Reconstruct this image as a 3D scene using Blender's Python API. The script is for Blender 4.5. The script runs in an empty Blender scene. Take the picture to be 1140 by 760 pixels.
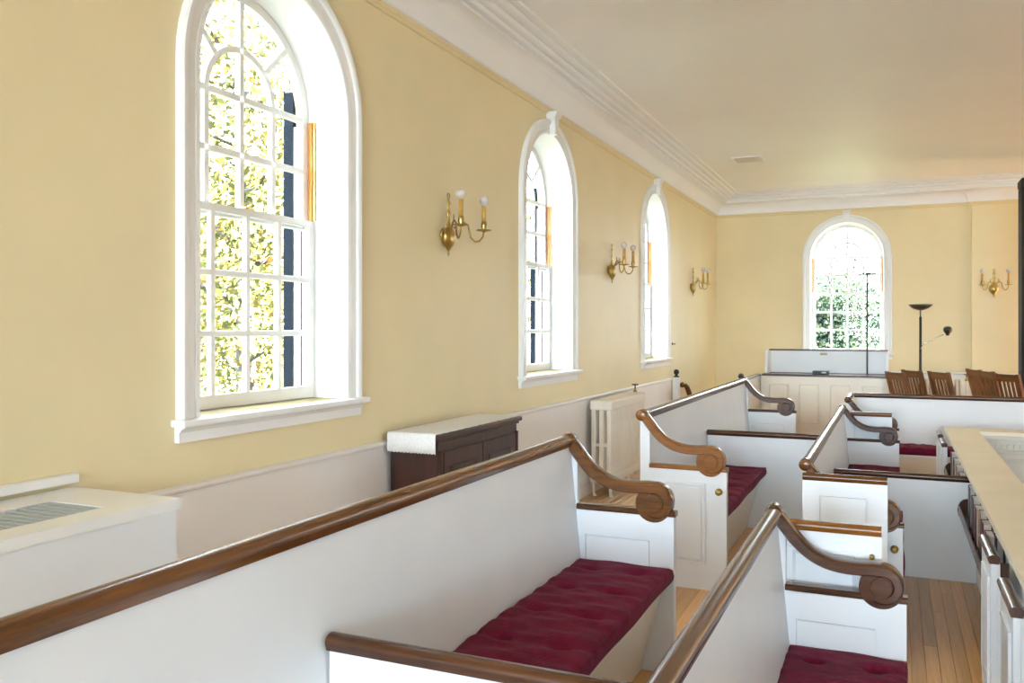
import bpy, bmesh, math, random
from mathutils import Vector, Matrix
random.seed(7)
PI = math.pi
C = bpy.context.scene.collection
SC = bpy.context.scene

# ------------------------------------------------------------------ camera, world, lights, exposure
cam_d = bpy.data.cameras.new('camera'); cam = bpy.data.objects.new('camera', cam_d); C.objects.link(cam)
cam.location = (0, 0, 1.62)
cam.rotation_euler = (PI/2, 0, math.radians(24.0))
cam_d.sensor_width = 36.0; cam_d.lens = 36.0*955/1140
cam_d.shift_y = -14/1140
cam_d.clip_start = 0.02; cam_d.clip_end = 300
SC.camera = cam

SKY = 14.5
w = bpy.data.worlds.new('world'); SC.world = w; w.use_nodes = True
bg = w.node_tree.nodes['Background']; bg.inputs[0].default_value = (0.78, 0.91, 1.0, 1); bg.inputs[1].default_value = SKY

def sun(name, rot, power, col, ang=1.0):
    d = bpy.data.lights.new(name, 'SUN'); d.energy = power; d.color = col; d.angle = math.radians(ang)
    o = bpy.data.objects.new(name, d); C.objects.link(o); o.rotation_euler = rot; return o
def sun_dir(o, d):
    o.rotation_euler = Vector(d).to_track_quat('-Z', 'Y').to_euler()
s = sun('sun', (0, 0, 0), 270.0, (1.0, 0.90, 0.74)); sun_dir(s, (-0.70, 0.20, -0.68))

def area(name, loc, direction, sx, sy, power, col):
    d = bpy.data.lights.new(name, 'AREA'); d.shape = 'RECTANGLE'; d.size = sx; d.size_y = sy
    d.energy = power; d.color = col
    o = bpy.data.objects.new(name, d); C.objects.link(o); o.location = loc
    o.rotation_euler = Vector(direction).to_track_quat('-Z', 'Z').to_euler(); return o
def portal(name, loc, direction, sx, sy):
    o = area(name, loc, direction, sx, sy, 1, (1, 1, 1)); o.data.cycles.is_portal = True; return o

WX, EY, RX, BY = -2.75, 14.65, 6.2, -10.0         # left wall, end wall, right wall, back wall
CEIL, CORN = 3.85, 3.53
WIN_Y = [3.375, 6.97, 10.6]
WIN_E = -0.69
RHOLE = [12.9]  # unseen opening, placed so the sun bounces off the far floor
BHOLE = [-1.5, 0.6, 2.7]  # invented openings out of view that let the fill lamps in
FILL = 60.0                                        # base power of the added fill lamps outside the back wall
for x in BHOLE:
    area('fill_back', (x, BY-0.35, 2.25), (0, 1, -0.12), 1.05, 2.0, FILL*4.1, (0.63, 0.835, 1.0))  # unseen area lamp added to brighten what faces the back wall
for y in WIN_Y:
    portal('window_portal', (WX-0.42, y, 2.3), (1, 0, 0), 1.1, 2.2)
portal('window_portal', (RX+0.4, 12.9, 2.3), (-1, 0, 0), 1.1, 2.2)
portal('window_portal', (WIN_E, EY+0.42, 2.3), (0, -1, 0), 1.1, 2.2)

SC.view_settings.view_transform = 'Standard'
SC.view_settings.look = 'None'
SC.view_settings.exposure = 0.74
SC.view_settings.gamma = 1.0
SC.view_settings.use_curve_mapping = False
SC.cycles.use_denoising = True
SC.cycles.max_bounces = 10
SC.cycles.diffuse_bounces = 6
SC.cycles.transparent_max_bounces = 16
SC.cycles.sample_clamp_indirect = 6.0

# ------------------------------------------------------------------ materials
MATS = {}
def mat(name, col, rough=0.5, metal=0.0, noise=0.0, nscale=8.0, bump=0.0, bscale=60.0, coat=0.0, sheen=0.0, spec=0.5, col2=None):
    m = bpy.data.materials.new(name); m.use_nodes = True
    nt = m.node_tree; b = nt.nodes['Principled BSDF']
    b.inputs['Base Color'].default_value = (*col, 1); b.inputs['Roughness'].default_value = rough
    b.inputs['Metallic'].default_value = metal; b.inputs['Coat Weight'].default_value = coat
    b.inputs['Sheen Weight'].default_value = sheen; b.inputs['Specular IOR Level'].default_value = spec
    tc = nt.nodes.new('ShaderNodeTexCoord')
    if noise > 0 or col2:
        n = nt.nodes.new('ShaderNodeTexNoise'); n.inputs['Scale'].default_value = nscale; n.inputs['Detail'].default_value = 4
        nt.links.new(tc.outputs['Object'], n.inputs['Vector'])
        r = nt.nodes.new('ShaderNodeValToRGB')
        c2 = col2 or tuple(min(1, c*(1+noise)) for c in col); c1 = col if col2 else tuple(c*(1-noise) for c in col)
        r.color_ramp.elements[0].color = (*c1, 1); r.color_ramp.elements[1].color = (*c2, 1)
        r.color_ramp.elements[0].position = 0.3; r.color_ramp.elements[1].position = 0.7
        nt.links.new(n.outputs['Fac'], r.inputs['Fac']); nt.links.new(r.outputs['Color'], b.inputs['Base Color'])
    if bump > 0:
        n = nt.nodes.new('ShaderNodeTexNoise'); n.inputs['Scale'].default_value = bscale; n.inputs['Detail'].default_value = 3
        nt.links.new(tc.outputs['Object'], n.inputs['Vector'])
        bp = nt.nodes.new('ShaderNodeBump'); bp.inputs['Strength'].default_value = bump; bp.inputs['Distance'].default_value = 0.01
        nt.links.new(n.outputs['Fac'], bp.inputs['Height']); nt.links.new(bp.outputs['Normal'], b.inputs['Normal'])
    MATS[name] = m; return m

def wood(name, dark, light, axis, rough=0.3, scale=9.0, coat=0.12, stretch=0.07, vary=False):
    m = bpy.data.materials.new(name); m.use_nodes = True
    nt = m.node_tree; b = nt.nodes['Principled BSDF']
    tc = nt.nodes.new('ShaderNodeTexCoord'); mp = nt.nodes.new('ShaderNodeMapping')
    sc = [1, 1, 1]; sc['xyz'.index(axis)] = stretch; mp.inputs['Scale'].default_value = sc
    src = tc.outputs['Object']
    nt.links.new(src, mp.inputs['Vector'])
    n = nt.nodes.new('ShaderNodeTexNoise'); n.inputs['Scale'].default_value = scale*4; n.inputs['Detail'].default_value = 6; n.inputs['Roughness'].default_value = 0.65
    nt.links.new(mp.outputs['Vector'], n.inputs['Vector'])
    r = nt.nodes.new('ShaderNodeValToRGB')
    r.color_ramp.elements[0].color = (*dark, 1); r.color_ramp.elements[1].color = (*light, 1)
    r.color_ramp.elements[0].position = 0.32; r.color_ramp.elements[1].position = 0.68
    nt.links.new(n.outputs['Fac'], r.inputs['Fac'])
    out = r.outputs['Color']
    if vary:
        oi = nt.nodes.new('ShaderNodeObjectInfo')
        hsv = nt.nodes.new('ShaderNodeHueSaturation')
        mr = nt.nodes.new('ShaderNodeMapRange'); mr.inputs['To Min'].default_value = 0.78; mr.inputs['To Max'].default_value = 1.18
        nt.links.new(oi.outputs['Random'], mr.inputs['Value']); nt.links.new(mr.outputs['Result'], hsv.inputs['Value'])
        nt.links.new(out, hsv.inputs['Color']); out = hsv.outputs['Color']
    nt.links.new(out, b.inputs['Base Color'])
    b.inputs['Roughness'].default_value = rough; b.inputs['Coat Weight'].default_value = coat; b.inputs['Coat Roughness'].default_value = 0.2
    MATS[name] = m; return m

mat('wall', (0.77, 0.65, 0.39), 0.55, noise=0.035, nscale=1.3, bump=0.06, bscale=25)
mat('ceiling', (0.87, 0.87, 0.875), 0.5, noise=0.02, nscale=1.0, bump=0.03, bscale=6)
mat('white', (0.80, 0.82, 0.85), 0.38, noise=0.02, nscale=3, bump=0.03, bscale=30)
mat('trim_white', (0.84, 0.83, 0.81), 0.32, noise=0.015, nscale=4)
mat('wainscot', (0.86, 0.83, 0.81), 0.45, noise=0.02, nscale=2)
mat('cream', (0.78, 0.72, 0.62), 0.4, noise=0.02, nscale=3)  # also gives the seat fronts the floor's warm reflection as colour
mat('ledge', (0.74, 0.66, 0.50), 0.35, noise=0.05, nscale=3)
mat('stone_grey', (0.60, 0.57, 0.50), 0.5, noise=0.04, nscale=10)
mat('radiator', (0.84, 0.76, 0.65), 0.4, noise=0.03, nscale=10)
mat('grille', (0.40, 0.44, 0.47), 0.35, metal=0.3)
mat('dark_gap', (0.03, 0.03, 0.035), 0.8)
mat('wine', (0.145, 0.007, 0.032), 0.85, noise=0.25, nscale=30, bump=0.35, bscale=70, sheen=0.04, spec=0.15)
mat('brass', (0.42, 0.29, 0.09), 0.28, metal=1.0, noise=0.2, nscale=20)
mat('sleeve', (0.52, 0.30, 0.06), 0.45, noise=0.1, nscale=30)
mat('black', (0.012, 0.011, 0.011), 0.4)
mat('iron', (0.03, 0.028, 0.025), 0.45, metal=0.4)
mat('chrome', (0.6, 0.6, 0.58), 0.25, metal=1.0)
mat('lace', (0.88, 0.86, 0.84), 0.9, noise=0.06, nscale=90, bump=0.8, bscale=140)
mat('dark_wood', (0.012, 0.008, 0.006), 0.7, noise=0.2, nscale=5)
mat('slate', (0.006, 0.009, 0.014), 0.8, spec=0.1, noise=0.1, nscale=6)
mat('brick_red', (0.03, 0.007, 0.006), 0.7, noise=0.2, nscale=20)
mat('pages', (0.72, 0.66, 0.60), 0.8, noise=0.08, nscale=60)
mat('maroon', (0.075, 0.012, 0.016), 0.5, noise=0.15, nscale=20)
mat('tan_cover', (0.32, 0.17, 0.09), 0.55, noise=0.15, nscale=20)
mat('plaque', (0.30, 0.22, 0.10), 0.4, metal=0.8)
mat('grass', (0.02, 0.028, 0.008), 0.9, noise=0.4, nscale=3)
mat('bark', (0.04, 0.036, 0.032), 0.9, noise=0.4, nscale=8, bump=0.6, bscale=20)
for ax in 'xyz':
    wood('walnut_'+ax, (0.038, 0.011, 0.004), (0.105, 0.034, 0.009), ax, 0.26, 9)
    wood('chestnut_'+ax, (0.070, 0.022, 0.004), (0.180, 0.063, 0.011), ax, 0.26, 9)
    wood('oak_'+ax, (0.150, 0.050, 0.008), (0.280, 0.102, 0.018), ax, 0.26, 9)
    wood('mahogany_'+ax, (0.024, 0.006, 0.003), (0.062, 0.016, 0.007), ax, 0.5, 7, 0.0)
    wood('chair_'+ax, (0.10, 0.036, 0.010), (0.22, 0.085, 0.026), ax, 0.35, 9)
wood('plank', (0.54, 0.265, 0.075), (0.72, 0.40, 0.145), 'y', 0.30, 8, 0.15, 0.05, vary=True)
wood('orange_wood', (0.58, 0.19, 0.03), (0.78, 0.31, 0.06), 'z', 0.35, 8)

def glass_mat(name, tint, gloss=0.0015):
    m = bpy.data.materials.new(name); m.use_nodes = True; nt = m.node_tree
    for n in list(nt.nodes): nt.nodes.remove(n)
    o = nt.nodes.new('ShaderNodeOutputMaterial'); mx = nt.nodes.new('ShaderNodeMixShader')
    t = nt.nodes.new('ShaderNodeBsdfTransparent'); t.inputs[0].default_value = (*tint, 1)
    g = nt.nodes.new('ShaderNodeBsdfGlossy'); g.inputs['Roughness'].default_value = 0.02
    mx.inputs[0].default_value = gloss
    nt.links.new(t.outputs[0], mx.inputs[1]); nt.links.new(g.outputs[0], mx.inputs[2]); nt.links.new(mx.outputs[0], o.inputs[0])
    MATS[name] = m
glass_mat('glass', (0.95, 0.96, 0.97))
def bulb_mat():
    m = mat('bulb', (0.75, 0.70, 0.66), 0.15)
    b = m.node_tree.nodes['Principled BSDF']; b.inputs['Transmission Weight'].default_value = 0.25; b.inputs['Coat Weight'].default_value = 0.5
bulb_mat()
def leaf_mat(name, cols, scale=1.6):
    m = bpy.data.materials.new(name); m.use_nodes = True; nt = m.node_tree
    b = nt.nodes['Principled BSDF']; b.inputs['Roughness'].default_value = 0.7; b.inputs['Specular IOR Level'].default_value = 0.05
    tc = nt.nodes.new('ShaderNodeTexCoord'); n = nt.nodes.new('ShaderNodeTexNoise'); n.inputs['Scale'].default_value = scale; n.inputs['Detail'].default_value = 8; n.inputs['Roughness'].default_value = 0.7
    nt.links.new(tc.outputs['Object'], n.inputs['Vector'])
    r = nt.nodes.new('ShaderNodeValToRGB'); el = r.color_ramp.elements
    while len(el) < len(cols): el.new(0.5)
    for i, c in enumerate(cols): el[i].position = 0.3+0.4*i/(len(cols)-1); el[i].color = (*c, 1)
    nt.links.new(n.outputs['Fac'], r.inputs['Fac'])
    nt.links.new(r.outputs['Color'], b.inputs['Base Color'])
    tr = nt.nodes.new('ShaderNodeBsdfTranslucent'); nt.links.new(r.outputs['Color'], tr.inputs['Color'])
    mx = nt.nodes.new('ShaderNodeMixShader'); mx.inputs[0].default_value = 0.45
    out = nt.nodes['Material Output']
    nt.links.new(b.outputs[0], mx.inputs[1]); nt.links.new(tr.outputs[0], mx.inputs[2]); nt.links.new(mx.outputs[0], out.inputs[0])
    MATS[name] = m
leaf_mat('leaf_autumn', [(0.055, 0.066, 0.024), (0.095, 0.082, 0.022), (0.048, 0.064, 0.026), (0.115, 0.068, 0.020), (0.062, 0.070, 0.028)])
leaf_mat('leaf_green', [(0.010, 0.020, 0.019), (0.016, 0.028, 0.020), (0.036, 0.044, 0.018)])

# ------------------------------------------------------------------ mesh helpers
ORIG = {}
class MB:
    def __init__(s): s.v = []; s.f = []; s.sm = []
    def add(s, v, f, smooth=False):
        o = len(s.v); s.v += [tuple(p) for p in v]; s.f += [tuple(i+o for i in q) for q in f]; s.sm += [smooth]*len(f); return s
    def bm(s, bm, smooth=False):
        bm.verts.index_update(); s.add([v.co[:] for v in bm.verts], [[v.index for v in f.verts] for f in bm.faces], smooth); bm.free(); return s
    def box(s, x0, x1, y0, y1, z0, z1, bev=0.0, seg=1):
        bm = bmesh.new(); bmesh.ops.create_cube(bm, size=1)
        for v in bm.verts:
            v.co = Vector(((x0+x1)/2+v.co.x*(x1-x0), (y0+y1)/2+v.co.y*(y1-y0), (z0+z1)/2+v.co.z*(z1-z0)))
        if bev > 0: bmesh.ops.bevel(bm, geom=bm.edges[:], offset=bev, segments=seg, affect='EDGES', profile=0.5)
        return s.bm(bm)
    def prism(s, poly, a0, a1, axis='y', smooth=False):
        """poly in the two other axes (in xyz order), extruded along axis"""
        def P(p, a):
            return (a, p[0], p[1]) if axis == 'x' else (p[0], a, p[1]) if axis == 'y' else (p[0], p[1], a)
        n = len(poly); v = [P(p, a0) for p in poly]+[P(p, a1) for p in poly]
        f = [tuple(range(n)), tuple(range(2*n-1, n-1, -1))]
        s.add(v, f); o = len(s.v)-2*n
        for i in range(n):
            j = (i+1) % n; s.f.append((o+i, o+n+i, o+n+j, o+j)); s.sm.append(smooth)
        return s
    def lathe(s, prof, c, axis='z', seg=20, smooth=True):
        """prof: (radius, height) list; closed at ends when radius 0"""
        v = []; f = []
        def P(r, h, a):
            ca, sa = math.cos(a)*r, math.sin(a)*r
            q = (ca, sa, h) if axis == 'z' else (ca, h, sa) if axis == 'y' else (h, ca, sa)
            return (c[0]+q[0], c[1]+q[1], c[2]+q[2])
        for r, h in prof:
            for k in range(seg): v.append(P(max(r, 1e-5), h, 2*PI*k/seg))
        for i in range(len(prof)-1):
            for k in range(seg):
                k2 = (k+1) % seg; f.append((i*seg+k, i*seg+k2, (i+1)*seg+k2, (i+1)*seg+k))
        f.append(tuple(range(seg-1, -1, -1))); f.append(tuple(range((len(prof)-1)*seg, len(prof)*seg)))
        return s.add(v, f, smooth)
    def tube(s, pts, r, seg=8, cap=True):
        pts = [Vector(p) for p in pts]; n = len(pts); v = []; f = []
        rr = r if isinstance(r, (list, tuple)) else [r]*n
        up = None
        for i, p in enumerate(pts):
            t = (pts[min(i+1, n-1)]-pts[max(i-1, 0)]).normalized()
            if up is None:
                up = Vector((0, 0, 1)) if abs(t.z) < 0.9 else Vector((1, 0, 0))
            a = t.cross(up)
            if a.length < 1e-4: a = t.cross(Vector((0, 1, 0)))
            a.normalize(); b = a.cross(t).normalized(); up = b
            for k in range(seg):
                q = p+(a*math.cos(2*PI*k/seg)+b*math.sin(2*PI*k/seg))*rr[i]; v.append(q[:])
        for i in range(n-1):
            for k in range(seg):
                k2 = (k+1) % seg; f.append((i*seg+k, i*seg+k2, (i+1)*seg+k2, (i+1)*seg+k))
        if cap: f.append(tuple(range(seg-1, -1, -1))); f.append(tuple(range((n-1)*seg, n*seg)))
        return s.add(v, f, True)
    def sweep(s, frames, prof, smooth=False, closed_prof=True, cap=True, loop=False):
        """frames: (origin, axisA, axisB); prof: (a,b) list"""
        v = []; f = []; n = len(prof)
        for o, A, B in frames:
            for a, b in prof: v.append((Vector(o)+Vector(A)*a+Vector(B)*b)[:])
        m = len(frames)
        for i in range(m if loop else m-1):
            i2 = (i+1) % m
            for k in range(n if closed_prof else n-1):
                k2 = (k+1) % n; f.append((i*n+k, i*n+k2, i2*n+k2, i2*n+k))
        if cap and not loop and closed_prof:
            f.append(tuple(range(n-1, -1, -1))); f.append(tuple(range((m-1)*n, m*n)))
        return s.add(v, f, smooth)
    def ring(s, P, outer, inner, d0, d1):
        """rectangular ring plate; P(a,b,d) -> point; outer/inner = (a0,a1,b0,b1)"""
        def loop(r): return [(r[0], r[2]), (r[1], r[2]), (r[1], r[3]), (r[0], r[3])]
        L = [[P(a, b, d) for a, b in loop(r)] for r, d in ((outer, d0), (inner, d0), (inner, d1), (outer, d1))]
        v = [p for l in L for p in l]; f = []
        for i in range(4):
            for k in range(4):
                k2 = (k+1) % 4; j = (i+1) % 4; f.append((i*4+k, i*4+k2, j*4+k2, j*4+k))
        return s.add(v, f)
    def build(s, name, material, parent=None, recalc=True):
        o0 = ORIG.get(parent.name, Vector()) if parent else Vector()
        me = bpy.data.meshes.new(name); me.from_pydata([(Vector(p)-o0)[:] for p in s.v], [], s.f); 
        me.polygons.foreach_set('use_smooth', s.sm)
        if recalc:
            b = bmesh.new(); b.from_mesh(me); bmesh.ops.recalc_face_normals(b, faces=b.faces); b.to_mesh(me); b.free()
        me.update(); me.materials.append(MATS[material])
        ob = bpy.data.objects.new(name, me); C.objects.link(ob)
        if parent: ob.parent = parent; ORIG[ob.name] = o0
        return ob
def smooth_by_angle(ob, deg=40):
    me = ob.data
    me.polygons.foreach_set('use_smooth', [True]*len(me.polygons))
    b = bmesh.new(); b.from_mesh(me); ca = math.radians(deg)
    for e in b.edges:
        e.smooth = not (len(e.link_faces) == 2 and e.calc_face_angle(0) > ca)
    b.to_mesh(me); b.free(); return ob
def tag(o, label=None, cat=None, group=None, kind=None):
    if label: o['label'] = label
    if cat: o['category'] = cat
    if group: o['group'] = group
    if kind: o['kind'] = kind
    return o
def thing(name, label, cat, loc=(0, 0, 0), group=None, kind=None):
    o = bpy.data.objects.new(name, None); C.objects.link(o); o.location = loc; ORIG[o.name] = Vector(loc)
    o.empty_display_size = 0.1
    return tag(o, label, cat, group, kind)
def struct(name, mb, m, parent=None, label=None):
    o = mb.build(name, m, parent)
    if parent is None: o['kind'] = 'structure'
    if label: o['label'] = label
    return o
def copy_tree(o, parent=None):
    c = o.copy(); C.objects.link(c); c.parent = parent
    for ch in list(o.children): copy_tree(ch, c)
    return c
def place(o, loc, rz=0):
    o.location = loc; o.rotation_euler = (0, 0, rz); return o
def share(proto, parent, loc, rot=None, scale=None):
    c = proto.copy(); C.objects.link(c); c.parent = parent; c.location = loc
    if rot: c.rotation_euler = rot
    if scale: c.scale = scale
    return c

# ------------------------------------------------------------------ room shell
WT = 0.33                     # wall thickness
WA, WZB, WZS, WB = 0.5425, 1.24, 2.77, 0.665    # window: half opening, sill, springing, casing half width

def wall_mesh(s0, s1, z0, z1, holes, P, thick):
    """wall with arched holes; P(s, z, depth)"""
    mb = MB(); quads = []; holes = sorted(holes); cur = s0; r = WA+0.008; N = 20
    rims = []
    for sc in holes:
        quads.append([(cur, z0), (sc-r, z0), (sc-r, z1), (cur, z1)])
        quads.append([(sc-r, z0), (sc+r, z0), (sc+r, WZB), (sc-r, WZB)])
        pts = [(sc-r*math.cos(PI*i/N), WZS+r*math.sin(PI*i/N)) for i in range(N+1)]
        for i in range(N):
            a, b = pts[i], pts[i+1]; quads.append([a, b, (b[0], z1), (a[0], z1)])
        rims.append([(sc-r, WZB)]+pts+[(sc+r, WZB)])
        cur = sc+r
    quads.append([(cur, z0), (s1, z0), (s1, z1), (cur, z1)])
    for q in quads:
        mb.add([P(a, b, 0) for a, b in q], [(0, 1, 2, 3)]); mb.add([P(a, b, thick) for a, b in q], [(3, 2, 1, 0)])
    for rim in rims:
        n = len(rim); v = [P(a, b, 0) for a, b in rim]+[P(a, b, thick) for a, b in rim]
        mb.add(v, [(i, (i+1) % n, n+(i+1) % n, n+i) for i in range(n)])
    for e in (s0, s1):
        mb.add([P(e, z0, 0), P(e, z1, 0), P(e, z1, thick), P(e, z0, thick)], [(0, 1, 2, 3)])
    for z in (z0, z1):
        mb.add([P(s0, z, 0), P(s1, z, 0), P(s1, z, thick), P(s0, z, thick)], [(0, 1, 2, 3)])
    bm = bmesh.new(); me = bpy.data.meshes.new('t'); me.from_pydata(mb.v, [], mb.f); bm.from_mesh(me)
    bmesh.ops.remove_doubles(bm, verts=bm.verts[:], dist=0.0005); bpy.data.meshes.remove(me)
    out = MB(); out.bm(bm); return out
ZT = CEIL+0.05
LOW = -0.26                   # level of the sunken middle floor
struct('wall_left', wall_mesh(BY, EY+WT, LOW-0.2, ZT, WIN_Y, lambda s_, z, d: (WX-d, s_, z), WT), 'wall')
wr = struct('wall_end', wall_mesh(WX, RX, LOW-0.2, ZT, [WIN_E], lambda s_, z, d: (s_, EY+d, z), WT), 'wall')
MB().box(1.06, RX, EY-0.05, EY+0.02, -0.05, ZT-0.02, 0.012).build('pier', 'wall', wr)
struct('wall_right', wall_mesh(BY, EY+WT, LOW-0.2, ZT, RHOLE, lambda s_, z, d: (RX+d, s_, z), WT), 'white')
struct('wall_back', wall_mesh(WX-WT, RX+WT, LOW-0.2, ZT, BHOLE, lambda s_, z, d: (s_, BY-d, z), WT), 'white')
struct('ceiling', MB().box(WX-0.3, RX+0.3, BY-0.3, EY+0.3, CEIL, CEIL+0.12), 'ceiling')

# floors: raised side platform with planks, sunken middle
PE = -0.497                   # platform edge
fl = struct('floor', MB().box(WX, PE, BY, EY, LOW-0.15, -0.022), 'plank')
MB().box(PE, RX, 11.42, EY, LOW-0.15, -0.022).build('far_platform', 'plank', fl)
MB().box(PE, RX, BY, 11.42, LOW-0.15, LOW-0.022).build('sunken_base', 'plank', fl)
PW = 0.0755
def plank_proto(L):
    return MB().box(-PW/2+0.0008, PW/2-0.0008, 0, L-0.0015, -0.022, 0, 0.0015)
pl_count = 0
PLM = {}
def planks(x0, x1, y0, y1, z, Ls):
    global pl_count
    nx = int(round((x1-x0)/PW)); pw = (x1-x0)/nx
    for i in range(nx):
        y = y0; first = True
        while y < y1-0.01:
            L = random.choice(Ls)
            if first: L *= random.choice((0.45, 0.7, 1.0)); first = False
            L = round(min(L, y1-y), 3)
            if y1-(y+L) < 0.5: L = round(y1-y, 3)
            if L not in PLM:
                ob = plank_proto(L).build('plank', 'plank', fl); PLM[L] = ob
            else:
                ob = PLM[L].copy(); C.objects.link(ob)
            ob.location = (x0+pw*(i+0.5), y, z); ob.scale.x = pw/PW; pl_count += 1
            y += L
planks(PE, 0.60, 2.0, 7.4, LOW, [1.8, 2.4, 3.0])
planks(WX, PE, 3.3, 7.3, 0.0, [2.0, 4.0])
planks(WX, -1.46, 7.3, 10.0, 0.0, [2.7])
planks(PE, 0.60, 7.4, 10.9, LOW, [3.5])
MB().box(WX, PE, BY, 3.299, -0.022, 0).build('floor_field', 'plank', fl)
MB().box(WX, -1.461, 10.001, EY, -0.022, 0).build('floor_field', 'plank', fl)
MB().box(-1.459, PE, 7.301, EY, -0.022, 0).build('floor_field', 'plank', fl)
MB().box(PE+0.001, RX, 11.42, EY, -0.022, 0).build('floor_field', 'plank', fl)
MB().box(PE, RX, BY, 1.999, LOW-0.022, LOW).build('floor_field', 'plank', fl)
MB().box(0.601, RX, 2.0, 11.419, LOW-0.022, LOW).build('floor_field', 'plank', fl)
MB().box(PE, 0.6, 10.901, 11.419, LOW-0.022, LOW).build('floor_field', 'plank', fl)

# wainscot, chair rail, baseboard
struct('trim_1', MB().box(WX, WX+0.012, BY+0.02, 11.42, 0.0, 0.925), 'wainscot')
def moulding(frames, prof, name, m, smooth=False): return struct(name, MB().sweep(frames, prof, smooth), m)
def run_y(x, y0, y1, sgn=1): return [((x, y0, 0), (sgn, 0, 0), (0, 0, 1)), ((x, y1, 0), (sgn, 0, 0), (0, 0, 1))]
def run_x(y, x0, x1): return [((x0, y, 0), (0, -1, 0), (0, 0, 1)), ((x1, y, 0), (0, -1, 0), (0, 0, 1))]
RAIL = [(0, 0.915), (0.016, 0.917), (0.018, 0.93), (0.03, 0.938), (0.034, 0.948), (0.028, 0.957), (0.0, 0.962)]
moulding(run_y(WX, 2.0, 11.42), RAIL, 'trim_2', 'wainscot')
BASE = [(0, 0), (0.024, 0), (0.024, 0.13), (0.018, 0.145), (0.012, 0.16), (0, 0.165)]
moulding(run_y(WX, 2.3, 11.42), BASE, 'baseboard_left', 'wainscot')
struct('trim_3', MB().box(0.02, RX, EY-0.065, EY-0.045, 0.0, 0.92), 'trim_white')
struct('trim_4', MB().box(-0.04, 1.055, EY-0.015, EY+0.0, 0.0, 0.92), 'trim_white')
moulding(run_x(EY-0.062, 1.06, RX), RAIL, 'trim_5', 'trim_white')
moulding(run_x(EY-0.012, -0.04, 1.06), RAIL, 'trim_6', 'trim_white')

# cornice: picture mould, cove, crown steps
PIC = [(0, 3.485), (0.012, 3.487), (0.02, 3.50), (0.016, 3.507), (0.03, 3.52), (0.03, 3.535), (0, 3.535)]
CORNP = [(0.0, 3.53), (0.035, 3.53)]
for i in range(9):
    t = i/8*PI/2; CORNP.append((0.045+0.165*(1-math.cos(t))*1.0, 3.535+0.165*math.sin(t)))
CORNP += [(0.225, 3.70), (0.225, 3.718), (0.212, 3.722), (0.212, 3.732), (0.252, 3.734), (0.262, 3.744), (0.266, 3.757), (0.252, 3.760), (0.252, 3.768), (0.290, 3.770), (0.305, 3.780),
          (0.312, 3.795), (0.298, 3.798), (0.298, 3.805), (0.345, 3.808), (0.365, 3.818), (0.372, 3.828), (0.360, 3.830), (0.360, 3.835), (0.420, 3.838), (0.43, CEIL), (0.0, CEIL)]
def cornice(name, frames): return smooth_by_angle(moulding(frames, CORNP, name, 'ceiling'), 35)
def mit_frames(pts):
    return [(p, a, (0, 0, 1)) for p, a in pts]
moulding(mit_frames([((WX, BY, 0), (1, 0, 0)), ((WX, EY, 0), (1, -1, 0)), ((1.06, EY, 0), (-1, -1, 0)), ((1.06, EY-0.05, 0), (-1, -1, 0)), ((RX, EY-0.05, 0), (0, -1, 0))]), PIC, 'trim_7', 'wall')
cornice('trim_8', mit_frames([((WX, BY, 0), (1, 0, 0)), ((WX, EY, 0), (1, -1, 0)), ((1.06, EY, 0), (-1, -1, 0)), ((1.06, EY-0.05, 0), (-1, -1, 0)), ((RX, EY-0.05, 0), (0, -1, 0))]))

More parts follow.
